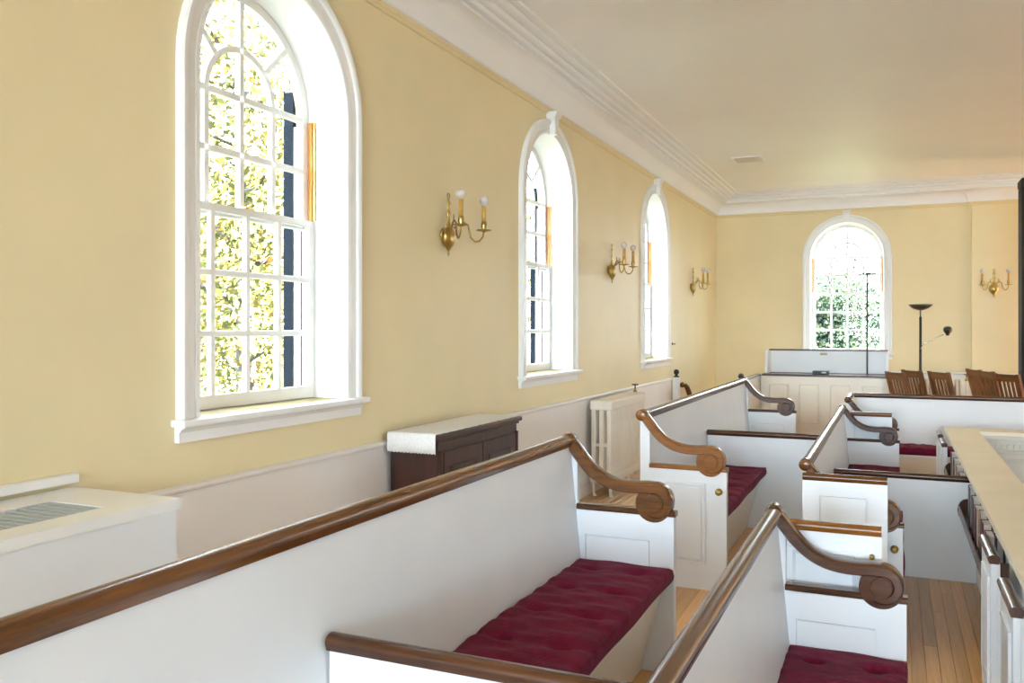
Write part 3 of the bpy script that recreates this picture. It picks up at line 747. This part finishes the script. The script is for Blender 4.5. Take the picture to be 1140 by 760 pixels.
bk = [(5.42, 0.215, 0.042, 'maroon', 'hymnal with dark maroon cover at the open end of the rack'), (5.62, 0.235, 0.046, 'maroon', 'maroon hymnal beside the tan covered book'),
      (5.83, 0.25, 0.04, 'tan_cover', 'tan covered hymnal in the rack before the divider'), (6.05, 0.24, 0.05, 'maroon', 'thick maroon hymnal behind the tan book'),
      (6.30, 0.255, 0.045, 'maroon', 'tall maroon hymnal in the middle of the rack'), (6.62, 0.27, 0.035, 'black', 'slim black songbook near the divider')]
for y, h, th, cv, lb in bk:
    book(lb, 0.485, y, h, th, 0.15, cv)
    book('%s book against the parapet, behind the %s' % ('slim maroon' if cv != 'maroon' else 'slim black', lb.split(' in the')[0].split(' at the')[0].split(' near')[0].split(' behind')[0]), 0.533, y+0.04, h-0.02, 0.036, 0.14, 'maroon' if cv != 'maroon' else 'black')
for i, (y, h, cv, lb) in enumerate([(7.55, 0.22, 'maroon', 'maroon hymnal next to the divider in the rack by the small doors'), (7.85, 0.235, 'tan_cover', 'tan hymnal in the rack by the small doors'), (8.2, 0.24, 'maroon', 'maroon hymnal behind the tan one, rack by the small doors'), (8.55, 0.25, 'black', 'black songbook at the end of the rack by the small doors')]):
    book(lb, 0.487, y, h, 0.05, 0.15, cv)

# ------------------------------------------------------------------ convector cover
cv = thing('convector_cover', 'white convector cover with slatted top grille against the yellow wall', 'heater cover', (-2.5, 1.5, 0))
CX0, CX1, CY0, CY1, CZT = WX+0.013, -2.215, 0.2, 2.21, 1.045
MB().box(CX0, CX1-0.012, CY0, CY1-0.008, 0.0, CZT-0.0355, 0.003).build('cover_body', 'white', cv)
def Pz(a, b, d): return (a, b, d)
GX0, GX1, GY0, GY1 = -2.575, -2.33, 0.3, 1.995
MB().ring(Pz, (CX0, CX1, CY0, CY1), (GX0, GX1, GY0, GY1), CZT-0.035, CZT).build('cover_top', 'trim_white', cv)
MB().box(GX0, GX1, GY0, GY1, CZT-0.035, CZT-0.03).build('grille_well', 'dark_gap', cv)
sl = None
y = GY0+0.02
while y < GY1-0.01:
    if sl is None:
        sl = MB().prism([(-0.010, -0.012), (0.004, 0.010), (0.012, 0.010), (-0.004, -0.012)], GX0, GX1, 'x').build('grille_slat', 'grille', cv)
        for vtx in sl.data.vertices: vtx.co += Vector((ORIG[cv.name].x, ORIG[cv.name].y, 0)) - Vector((ORIG[cv.name].x, 0, 0))
        base = Vector((0, -ORIG[cv.name].y, CZT-0.012)); sl.location = base+Vector((0, y, 0))
    else: share(sl, cv, base+Vector((0, y, 0)))
    y += 0.036
ws = MB().box(WX+0.001, WX+0.035, 0.2, 2.22, 1.060, 1.094, 0.004).build('wall_strip', 'trim_white'); tag(ws, 'narrow white strip on the yellow wall above the convector cover', 'strip')

# ------------------------------------------------------------------ cabinet with lace runner
cb = thing('cabinet', 'dark mahogany cabinet with two panelled doors against the wall', 'cabinet', (-2.55, 4.9, 0))
BX0, BX1, B0, B1, BZ = WX+0.036, -2.395, 4.33, 5.46, 0.965
MB().box(BX0, BX1, B0, B1, 0.06, BZ, 0.004).build('cabinet_body', 'mahogany_z', cb)
MB().box(BX0+0.02, BX1-0.02, B0+0.03, B1-0.03, 0.0, 0.0598).build('plinth', 'mahogany_y', cb)
tp = [(0.0, BZ+0.0005), (0.010, BZ+0.0005), (0.012, BZ+0.012), (0.028, BZ+0.018), (0.034, BZ+0.026), (0.034, BZ+0.042), (0.028, BZ+0.048), (0, BZ+0.048)]
t = MB(); t.box(BX0, BX1+0.030, B0-0.030, B1+0.030, BZ+0.0185, BZ+0.048, 0.006, 2); t.build('cabinet_top', 'mahogany_y', cb)
MB().box(BX0, BX1+0.014, B0-0.014, B1+0.014, BZ+0.0003, BZ+0.0183, 0.005).build('top_moulding', 'mahogany_y', cb)
ym = (B0+B1)/2
for i, (a, b) in enumerate(((B0+0.05, ym-0.003), (ym+0.003, B1-0.05))):
    d = MB().box(BX1-0.001, BX1+0.014, a, b, 0.10, BZ-0.06, 0.002).build('door', 'mahogany_z', cb)
    def Pd(p, q, dd): return (BX1+0.014+dd, p, q)
    mb = MB(); mb.ring(Pd, (a+0.085, b-0.085, 0.2, BZ-0.15), (a+0.10, b-0.10, 0.215, BZ-0.165), -0.001, 0.008); mb.build('panel_moulding', 'mahogany_z', d)
    MB().box(BX1+0.012, BX1+0.017, a+0.101, b-0.101, 0.216, BZ-0.166).build('door_panel', 'mahogany_z', d)
    MB().lathe([(0, 0), (0.006, 0), (0.006, 0.012), (0.012, 0.018), (0.010, 0.026), (0, 0.028)], (BX1+0.014, (b-0.03) if i == 0 else (a+0.03), 0.55), 'x', 12).build('knob', 'brass', d)
for y in (B0+0.022, B1-0.022):
    MB().tube([(BX1+0.004, y, 0.10), (BX1+0.004, y, BZ-0.05)], 0.016, 10).build('corner_column', 'mahogany_z', cb)
# lace runner with scalloped ends hanging over both ends
lr = MB(); n = 60
ztop = BZ+0.0495
x0l, x1l = BX0+0.002, BX1+0.005
pathL = [(B0-0.036, ztop-0.115), (B0-0.036, ztop-0.06), (B0-0.0355, ztop-0.01), (B0-0.030, ztop+0.0)]+[(B0-0.03+(B1-B0+0.06)*i/30, ztop+0.0004) for i in range(1, 30)]+[(B1+0.012, ztop+0.0004), (B1+0.018, ztop+0.0003)]
v = []; f = []
NX = 48
for k, (py, pz) in enumerate(pathL):
    for i in range(NX+1):
        t_ = i/NX; dz = 0.0; xx = x0l+(x1l-x0l)*t_
        if k == 0: dz = 0.007*abs(math.sin(t_*PI*14))
        if 3 < k < len(pathL)-1:
            if i == NX: xx += 0.012*abs(math.sin(k*1.3))
        v.append((xx, py, pz+dz))
for k in range(len(pathL)-1):
    for i in range(NX): f.append((k*(NX+1)+i, k*(NX+1)+i+1, (k+1)*(NX+1)+i+1, (k+1)*(NX+1)+i))
lr.add(v, f, True)
lo = lr.build('lace_runner', 'lace'); so = lo.modifiers.new('thick', 'SOLIDIFY'); so.thickness = 0.002; so.offset = 1
tag(lo, 'white lace runner with scalloped edge on the mahogany cabinet', 'runner')

# ------------------------------------------------------------------ cast iron radiators
def radiator(label, y0, n, pitch, xw, depth, h, rz=0, loc=(0, 0, 0)):
    r = thing('radiator', label, 'radiator', (0, 0, 0))
    sec = None
    for i in range(n):
        if sec is None:
            sec = None; cols = 3
            b = MB()
            cw = depth/ (cols+0.35)
            # one section: top and bottom hub, three tubes, middle bridge, joined in outline
            b.box(0, depth, -pitch*0.43, pitch*0.43, h-0.10, h, 0.018, 2)
            b.box(0, depth, -pitch*0.47, pitch*0.47, 0.13, 0.20, 0.012, 2)
            b.box(0.02, depth-0.02, -pitch*0.30, pitch*0.30, 0.48, 0.52, 0.008, 1)
            for k in range(cols):
                xc = depth*(k+0.5)/cols; ww = depth/cols*0.34
                b.box(xc-ww, xc+ww, -pitch*0.31, pitch*0.31, 0.19, h-0.09, 0.012, 2)
            sec = b.build('section', 'radiator', r); sec.location = (0, pitch*0.5, 0)
        else: share(sec, r, (0, pitch*(i+0.5), 0))
    ft = None
    for y in (pitch*0.5, pitch*(n-0.5), pitch*(n//2+0.5)):
        for x in (0.03, depth-0.03):
            if ft is None:
                ft = MB().tube([(0, 0, 0.16), (0, 0, 0.09), (0.004, 0, 0.03), (0.012, 0, 0.0)], [0.024, 0.016, 0.013, 0.022], 10).build('foot', 'radiator', r); ft.location = (x, y, 0)
            else: share(ft, r, (x, y, 0))
    vx, vy = depth*0.4, pitch*n+0.05
    MB().tube([(vx, vy, 0.02), (vx, vy, h-0.02)], 0.014, 8).build('supply_pipe', 'radiator', r)
    vb = MB().lathe([(0, 0), (0.018, 0), (0.024, 0.012), (0.018, 0.03), (0.01, 0.04), (0.01, 0.06), (0, 0.062)], (vx, vy, h-0.02), 'z', 12).build('valve_body', 'brass', r)
    MB().tube([(vx, vy, h+0.03), (vx, vy, h+0.075)], 0.007, 8).build('valve_stem', 'iron', vb)
    MB().lathe([(0, 0), (0.035, 0), (0.038, 0.006), (0.035, 0.012), (0, 0.014)], (vx, vy, h+0.072), 'z', 14).build('valve_wheel', 'iron', vb)
    place(r, loc, rz); return r
radiator('cream cast iron radiator with ribbed sections under the left wall rail', 0, 22, 0.056, 0, 0.23, 0.93, 0, (WX+0.055, 7.9, 0))
radiator('cream cast iron radiator behind the slatted chairs at the end wall', 0, 12, 0.056, 0, 0.2, 0.86, -PI/2, (0.27, EY-0.07, 0))

# ------------------------------------------------------------------ brass wall sconces (local: +X into the room)
def make_sconce():
    r = thing('wall_sconce', 'x', 'sconce', (0, 0, 0), 'brass wall sconces')
    st = MB().lathe([(0, -0.165), (0.004, -0.16), (0.011, -0.145), (0.007, -0.135), (0.016, -0.125), (0.024, -0.112), (0.046, -0.092), (0.058, -0.066), (0.061, -0.04), (0.055, -0.012), (0.038, 0.008), (0.020, 0.018), (0.024, 0.03), (0.014, 0.045), (0.012, 0.075), (0.020, 0.095), (0.014, 0.115), (0.009, 0.15), (0.022, 0.165), (0.010, 0.178), (0.007, 0.195), (0, 0.198)], (0.05, 0, 0), 'z', 20)
    st.v = [(0.036+(x-0.05)*0.58, y, z) for x, y, z in st.v]; st.build('stem', 'brass', r)
    MB().tube([(0.036, 0.014*math.cos(t*PI/6), 0.208+0.018*math.sin(t*PI/6)) for t in range(13)], 0.004, 6).build('top_ring', 'brass', r)
    MB().lathe([(0, 0), (0.045, 0), (0.045, 0.006), (0.02, 0.016), (0.014, 0.05), (0, 0.05)], (0.001, 0, -0.03), 'x', 18).build('wall_plate', 'brass', r)
    for sg in (-1, 1):
        dx, dy = 0.70*1.15, sg*0.714*1.15
        def Q(t, z): return (0.05+dx*t, dy*t, z)
        pts = [Q(0.02, 0.01), Q(0.045, 0.04), Q(0.075, 0.05), Q(0.10, 0.03), Q(0.107, -0.01), Q(0.115, -0.045), Q(0.14, -0.068), Q(0.165, -0.062), Q(0.185, -0.035), Q(0.19, 0.0)]
        arm = MB().tube(pts, 0.0055, 8).build('arm', 'brass', r)
        MB().tube([Q(0.06, 0.05), Q(0.062, 0.075), Q(0.055, 0.09)], [0.004, 0.006, 0.003], 6).build('arm_finial', 'brass', arm)
        cx, cy = 0.05+dx*0.19, dy*0.19
        MB().lathe([(0, -0.006), (0.012, -0.006), (0.020, 0.0), (0.046, 0.003), (0.048, 0.008), (0.016, 0.008), (0.014, 0.014), (0.020, 0.03), (0.017, 0.055), (0.013, 0.06), (0, 0.06)], (cx, cy, 0.0), 'z', 18).build('candle_cup', 'brass', r)
        MB().lathe([(0, 0), (0.014, 0), (0.014, 0.095), (0, 0.095)], (cx, cy, 0.0605), 'z', 14).build('candle_sleeve', 'sleeve', r)
        MB().lathe([(0.0, 0), (0.010, 0.002)]+[(0.029*math.sin(t), 0.034-0.029*math.cos(t)) for t in [0.5+i*0.29 for i in range(10)]], (cx, cy, 0.156), 'z', 16).build('bulb', 'bulb', r)
    return r
s0 = make_sconce(); sl_ = [('brass double arm wall sconce between the two windows above the cabinet', (WX, 5.05, 2.28), 0), ('brass double arm wall sconce above the cast iron radiator', (WX, 8.68, 2.275), 0),
       ('brass double arm wall sconce on the left wall near the end wall corner', (WX, 12.68, 2.28), 0), ('brass double arm wall sconce on the end wall pier above the chairs', (1.36, EY-0.05, 2.265), -PI/2)]
for i, (lb, loc, rz) in enumerate(sl_):
    c = s0 if i == 0 else copy_tree(s0); place(c, loc, rz); c['label'] = lb; c.scale = (1.08, 1.08, 1.08)

# ------------------------------------------------------------------ far end: panelled desk pew, stair partition, newels
EX0, EX1, EYF, EYB = -1.72, -0.085, 12.62, 13.42
de = thing('reading_desk', 'cream panelled reading desk with white back under the end window', 'desk', (-0.9, 13.0, 0))
MB().box(EX0+0.001, EX1, EYF-0.02, EYF+0.02, 0.0, 0.955).build('front_panel', 'cream', de)
for i in range(4):
    xc = EX0+0.235+i*0.405
    def Pf(a, b, d): return (a, EYF-0.02-d, b)
    fp = [o for o in de.children][0]
    raised_panel(Pf, xc-0.145, xc+0.145, 0.28, 0.86, fp, 'cream')
MB().box(EX0, EX1+0.02, EYF-0.04, EYF+0.30, 0.956, 0.985, 0.008, 2).build('desk_cap', 'walnut_x', de)
MB().box(EX0+0.03, EX1-0.02, EYB-0.02, EYB+0.02, 0.0, 1.295).build('back_board', 'white', de)
MB().box(EX0+0.0, EX1+0.01, EYB-0.035, EYB+0.035, 1.296, 1.32, 0.008, 2).build('back_cap', 'walnut_x', de)
for x in (EX0-0.02, EX1-0.02):
    MB().prism([(EYF+0.021, 0), (EYB+0.02, 0), (EYB+0.02, 1.295), (EYB-0.28, 1.295), (EYB-0.34, 0.954), (EYF+0.021, 0.954)], x, x+0.035, 'x').build('side_board', 'white', de)
MB().box(EX0+0.02, EX1-0.025, EYB-0.10, EYB-0.021, 0.95, 0.975).build('book_ledge', 'walnut_x', de)
pq = MB().box(-0.995, -0.895, EYB-0.028, EYB-0.0205, 1.235, 1.265, 0.002).build('plaque', 'plaque'); tag(pq, 'small brass plaque on the white back of the reading desk', 'plaque')
rd = thing('radio', 'small black radio lying on the cap of the reading desk', 'radio', (-0.93, EYF+0.1, 0.985))
MB().box(-1.04, -0.83, EYF+0.03, EYF+0.2, 0.9855, 1.035, 0.008, 2).build('radio_body', 'black', rd)
MB().box(-1.0, -0.93, EYF+0.027, EYF+0.03, 0.995, 1.022).build('speaker_grille', 'iron', rd)
MB().box(-0.92, -0.86, EYF+0.027, EYF+0.03, 1.005, 1.022).build('dial', 'grille', rd)
sp = thing('stair_partition', 'low cream panelled partition with brown cap beside the stairs', 'partition', (EX0, 11.8, 0))
MB().box(EX0-0.055, EX0-0.022, 11.12, EYF+0.3, 0.0, 0.955).build('partition_panel', 'cream', sp)
MB().box(EX0-0.07, EX0-0.005, 11.12, EYF-0.042, 0.956, 0.985, 0.006).build('partition_cap', 'walnut_y', sp)
def newel(label, x, y, z, w=0.04):
    n = thing('newel_post', label, 'post', (x, y, 0), 'white newel posts')
    MB().box(x-w, x+w, y-w, y+w, 0.0, z, 0.004).build('post_shaft', 'white', n)
    MB().lathe([(0, 0), (0.04, 0), (0.042, 0.012), (0.018, 0.02), (0.016, 0.03), (0.034, 0.05), (0.038, 0.07), (0.03, 0.092), (0.012, 0.104), (0, 0.106)], (x, y, z+0.0005), 'z', 16).build('finial', 'iron', n)
newel('white newel post with dark ball finial at the head of the stair partition', EX0-0.04, 11.05, 0.955)
newel('white newel post with dark finial at the end of the wall rail', WX+0.07, 11.47, 0.97)
hr = thing('handrail', 'curved brown stair handrail behind the wall newel post', 'handrail', (WX+0.12, 11.9, 0))
MB().tube([(WX+0.13, 11.53, 0.86), (WX+0.14, 11.60, 0.87), (WX+0.16, 11.70, 0.83), (WX+0.17, 11.8, 0.74), (WX+0.175, 11.9, 0.62), (WX+0.175, 12.2, 0.36), (WX+0.175, 12.5, 0.12)], 0.035, 10).build('rail', 'chestnut_y', hr)
MB().tube([(WX+0.0, 11.85, 0.60), (WX+0.10, 11.85, 0.60), (WX+0.172, 11.85, 0.67)], 0.008, 6).build('bracket', 'brass', hr)
hk = thing('wall_hook', 'tiny dark hook on the wall beside the third window', 'hook', (WX, 11.52, 1.4))
MB().lathe([(0, 0), (0.018, 0), (0.016, 0.006), (0, 0.008)], (WX+0.0005, 11.52, 1.42), 'x', 10).build('hook_plate', 'iron', hk)
MB().tube([(WX+0.006, 11.52, 1.42), (WX+0.035, 11.52, 1.41), (WX+0.045, 11.52, 1.43)], 0.005, 6).build('hook_arm', 'iron', hk)

# floor lamps
fl_ = thing('floor_lamp', 'black torchiere floor lamp with bowl shade and reading arm behind the chairs', 'lamp', (0.345, 13.55, 0))
LX, LY = 0.345, 13.55
MB().lathe([(0, 0), (0.13, 0), (0.13, 0.012), (0.03, 0.03), (0, 0.03)], (LX, LY, 0), 'z', 24).build('base', 'black', fl_)
MB().lathe([(0, 0), (0.018, 0), (0.018, 1.76), (0.008, 1.765), (0.008, 1.86), (0, 1.86)], (LX, LY, 0.03), 'z', 14).build('pole', 'black', fl_)
bw = MB().lathe([(0.012, 0), (0.05, 0.008), (0.10, 0.028), (0.14, 0.055), (0.165, 0.085), (0.16, 0.085), (0.135, 0.06), (0.095, 0.034), (0.045, 0.015), (0.0, 0.012)], (LX, LY, 1.885), 'z', 28).build('bowl_shade', 'black', fl_)
gn = MB().tube([(LX, LY-0.02, 1.33), (LX+0.03, LY-0.03, 1.40), (LX+0.10, LY-0.04, 1.44), (LX+0.2, LY-0.05, 1.49), (LX+0.29, LY-0.06, 1.54)], 0.006, 8).build('reading_arm', 'chrome', fl_)
MB().lathe([(0, -0.075), (0.022, -0.072), (0.026, -0.05), (0.04, -0.035), (0.058, -0.005), (0.056, 0.03), (0.036, 0.052), (0, 0.058)], (LX+0.345, LY-0.06, 1.60), 'z', 18).build('reading_shade', 'black', fl_)
f2 = thing('slim_floor_lamp', 'slim black pole lamp with thin flat disc head at the reading desk', 'lamp', (-0.345, 13.12, 0))
QX, QY = -0.345, 13.12
MB().lathe([(0, 0), (0.11, 0), (0.11, 0.012), (0, 0.014)], (QX, QY, 0), 'z', 20).build('base', 'black', f2)
MB().tube([(QX, QY, 0.014), (QX, QY, 2.385)], 0.011, 8).build('pole', 'black', f2)
MB().lathe([(0, 0), (0.02, 0), (0.125, 0.010), (0.125, 0.016), (0, 0.016)], (QX, QY, 2.386), 'z', 24).build('disc_head', 'black', f2)

# slatted chairs
def make_chair(arms):
    r = thing('slatted_chair', 'x', 'chair', (0, 0, 0), 'brown slatted chairs')
    W, H, D = 0.175, 1.07, 0.40
    MB().box(-W, W, -0.02, D, 0.43, 0.455, 0.008, 2).build('seat', 'chair_x', r)
    def by(z): return -0.02-0.16*max(0, z-0.45)/(H-0.45)
    for sg in (-1, 1):
        x = sg*W
        b = MB(); v = []
        for z in (0, 0.45, H):
            y = by(z)+(-0.03 if z == 0 else 0)
            v += [(x-0.019, y-0.02, z), (x+0.019, y-0.02, z), (x+0.019, y+0.02, z), (x-0.019, y+0.02, z)]
        f = [(3, 2, 1, 0), (8, 9, 10, 11)]
        for i in (0, 1):
            for k in range(4): f.append((i*4+k, i*4+(k+1) % 4, i*4+4+(k+1) % 4, i*4+4+k))
        b.add(v, f).build('rear_post', 'chair_z', r)
        MB().box(x-0.019, x+0.019, D-0.05, D-0.012, 0, 0.64 if arms else 0.4295, 0.003).build('front_leg', 'chair_z', r)
        MB().box(x-0.010, x+0.010, -0.03, D-0.05, 0.18, 0.205).build('stretcher', 'chair_y', r)
        if arms: MB().box(x-0.032, x+0.032, by(0.65)+0.02, D+0.02, 0.641, 0.664, 0.008, 2).build('arm_rest', 'chair_y', r)
    def cross(nm, z0, z1, th):
        MB().prism([(by(z0)-th, z0), (by(z0)+th, z0), (by(z1)+th, z1), (by(z1)-th, z1)], -W+0.019, W-0.019, 'x').build(nm, 'chair_x', r)
    cross('crest_rail', H-0.10, H-0.008, 0.013); cross('lower_rail', 0.55, 0.60, 0.011)
    MB().box(-W+0.02, W-0.02, D-0.04, D-0.02, 0.37, 0.4295).build('apron', 'chair_x', r)
    for i in range(5):
        x = -W+0.02+(2*W-0.04)*(i+0.5)/5
        MB().prism([(by(0.6)-0.007, 0.598), (by(0.6)+0.007, 0.598), (by(H-0.10)+0.007, H-0.098), (by(H-0.10)-0.007, H-0.098)], x-0.017, x+0.017, 'x').build('slat', 'chair_z', r)
    return r
chA = make_chair(True); chB = make_chair(False)
chs = [(chA, 0.16, 12.12, 1.0, 'brown slatted armchair next to the reading desk'), (chB, 0.36, 12.75, 0.95, 'brown slatted chair just below the torchiere lamp'),
       (chB, 0.67, 12.42, 0.95, 'brown slatted chair standing alone beside the radiator valve'), (chB, 1.16, 13.35, 1.2, 'narrow looking slatted chair turned sideways beside the radiator valve'),
       (chB, 1.27, 12.88, 1.2, 'brown slatted chair between two other slatted chairs under the pier sconce'), (chB, 1.40, 12.20, 0.9, 'brown slatted chair next to the dark column')]
usedB = False
for pr, x, y, a, lb in chs:
    if pr is chA: c = chA
    elif not usedB: c = chB; usedB = True
    else: c = copy_tree(chB)
    place(c, (x, y, 0), -a); c['label'] = lb
# dark column at the edge of the view
dc = thing('dark_column', 'tall dark brown column standing before the end wall pier', 'column', (1.75, 12.6, 0))
MB().box(1.462, 1.95, 12.45, 12.85, 0.0, 0.2, 0.01).build('column_base', 'dark_wood', dc)
MB().box(1.47, 1.925, 12.475, 12.825, 0.2, 3.42, 0.01).build('column_shaft', 'dark_wood', dc)
MB().box(1.463, 1.94, 12.46, 12.84, 3.42, 3.52, 0.01).build('column_cap', 'dark_wood', dc)

# ceiling vent
cvn = thing('ceiling_vent', 'small white ceiling air vent above the stair partition', 'vent', (-1.75, 11.55, CEIL))
def Pc(a, b, d): return (a, b, CEIL-d)
VX, VY = -1.75, 11.55
MB().ring(Pc, (VX-0.19, VX+0.19, VY-0.20, VY+0.20), (VX-0.165, VX+0.165, VY-0.175, VY+0.175), 0.001, 0.014).build('frame', 'ceiling', cvn)
MB().box(VX-0.164, VX+0.164, VY-0.174, VY+0.174, CEIL-0.004, CEIL-0.001).build('backing', 'dark_gap', cvn)
for i in range(9):
    yy = VY-0.155+i*0.039
    MB().prism([(yy-0.012, CEIL-0.005), (yy-0.009, CEIL-0.005), (yy+0.012, CEIL-0.013), (yy+0.009, CEIL-0.013)], VX-0.163, VX+0.163, 'x').build('louvre', 'stone_grey', cvn)

# ------------------------------------------------------------------ outside: lawn and trees
struct('ground', MB().box(-60, 60, -60, 80, -1.3, -0.9), 'grass')
def tree(label, x, y, h, rad, nl, leaf, lsz, seed, z0=-0.9, low=0.25):
    rnd = random.Random(seed)
    t = thing('tree', label, 'tree', (x, y, z0), 'trees outside the windows')
    tips = []
    tr = MB(); tr.tube([(x, y, z0), (x+0.1, y, z0+h*0.2), (x-0.05, y+0.1, z0+h*0.45), (x+0.1, y-0.05, z0+h*0.75), (x, y, z0+h*0.95)], [0.20, 0.16, 0.12, 0.07, 0.02], 10)
    trunk = tr.build('trunk', 'bark', t)
    for i in range(12):
        zz = z0+h*(low+0.65*i/11); a = i*2.4+rnd.uniform(-0.4, 0.4); L = rad*rnd.uniform(0.6, 1.0)
        q = [(x+0.03, y, zz)]+[(x+math.cos(a)*L*k/4+rnd.uniform(-.1, .1), y+math.sin(a)*L*k/4+rnd.uniform(-.1, .1), zz+L*0.35*(k/4)+rnd.uniform(-.1, .1)) for k in range(1, 5)]
        MB().tube(q, [0.06, 0.045, 0.03, 0.02, 0.006], 6).build('branch', 'bark', t); tips += q[1:]
    v = []; f = []
    for i in range(nl):
        b = tips[rnd.randrange(len(tips))]
        p = Vector((b[0]+rnd.gauss(0, rad*0.22), b[1]+rnd.gauss(0, rad*0.22), b[2]+rnd.gauss(0, rad*0.2)))
        d = Vector((rnd.gauss(0, 1), rnd.gauss(0, 1), rnd.gauss(0, 1))).normalized(); e = d.orthogonal().normalized()
        s_ = lsz*rnd.uniform(0.6, 1.3); o = len(v)
        v += [(p-d*s_)[:], (p+e*s_*0.5)[:], (p+d*s_)[:], (p-e*s_*0.5)[:]]; f.append((o, o+1, o+2, o+3))
    fo = MB().add(v, f).build('foliage', leaf, t, recalc=False); fo['kind'] = 'stuff'
    return t
tree('yellow leaved tree with dark branches outside the window above the cabinet end', -9.2, 10.4, 8.0, 2.6, 11000, 'leaf_autumn', 0.07, 1)
tree('low golden tree behind the yellow leaved tree, seen through lower panes', -15.5, 17.6, 7.0, 3.4, 13000, 'leaf_autumn', 0.085, 2, low=0.1)
tree('yellow green tree on the lawn beyond the second window', -9.5, 26.0, 7.5, 2.6, 4000, 'leaf_autumn', 0.09, 3)
tree('dense green tree beyond the end window', -2.3, 29.0, 4.3, 2.2, 14000, 'leaf_green', 0.085, 4, low=0.1)
tree('dark green tree at the middle of the end window', 1.4, 36.0, 4.6, 2.6, 14000, 'leaf_green', 0.085, 5, low=0.1)
tree('dark green tree at the end of the left lawn', -7.0, 34.0, 8.0, 3.0, 4000, 'leaf_green', 0.12, 6)
tree('golden tree on the lawn straight out from the convector cover wall', -15.5, 6.0, 7.0, 2.6, 6000, 'leaf_autumn', 0.085, 8)
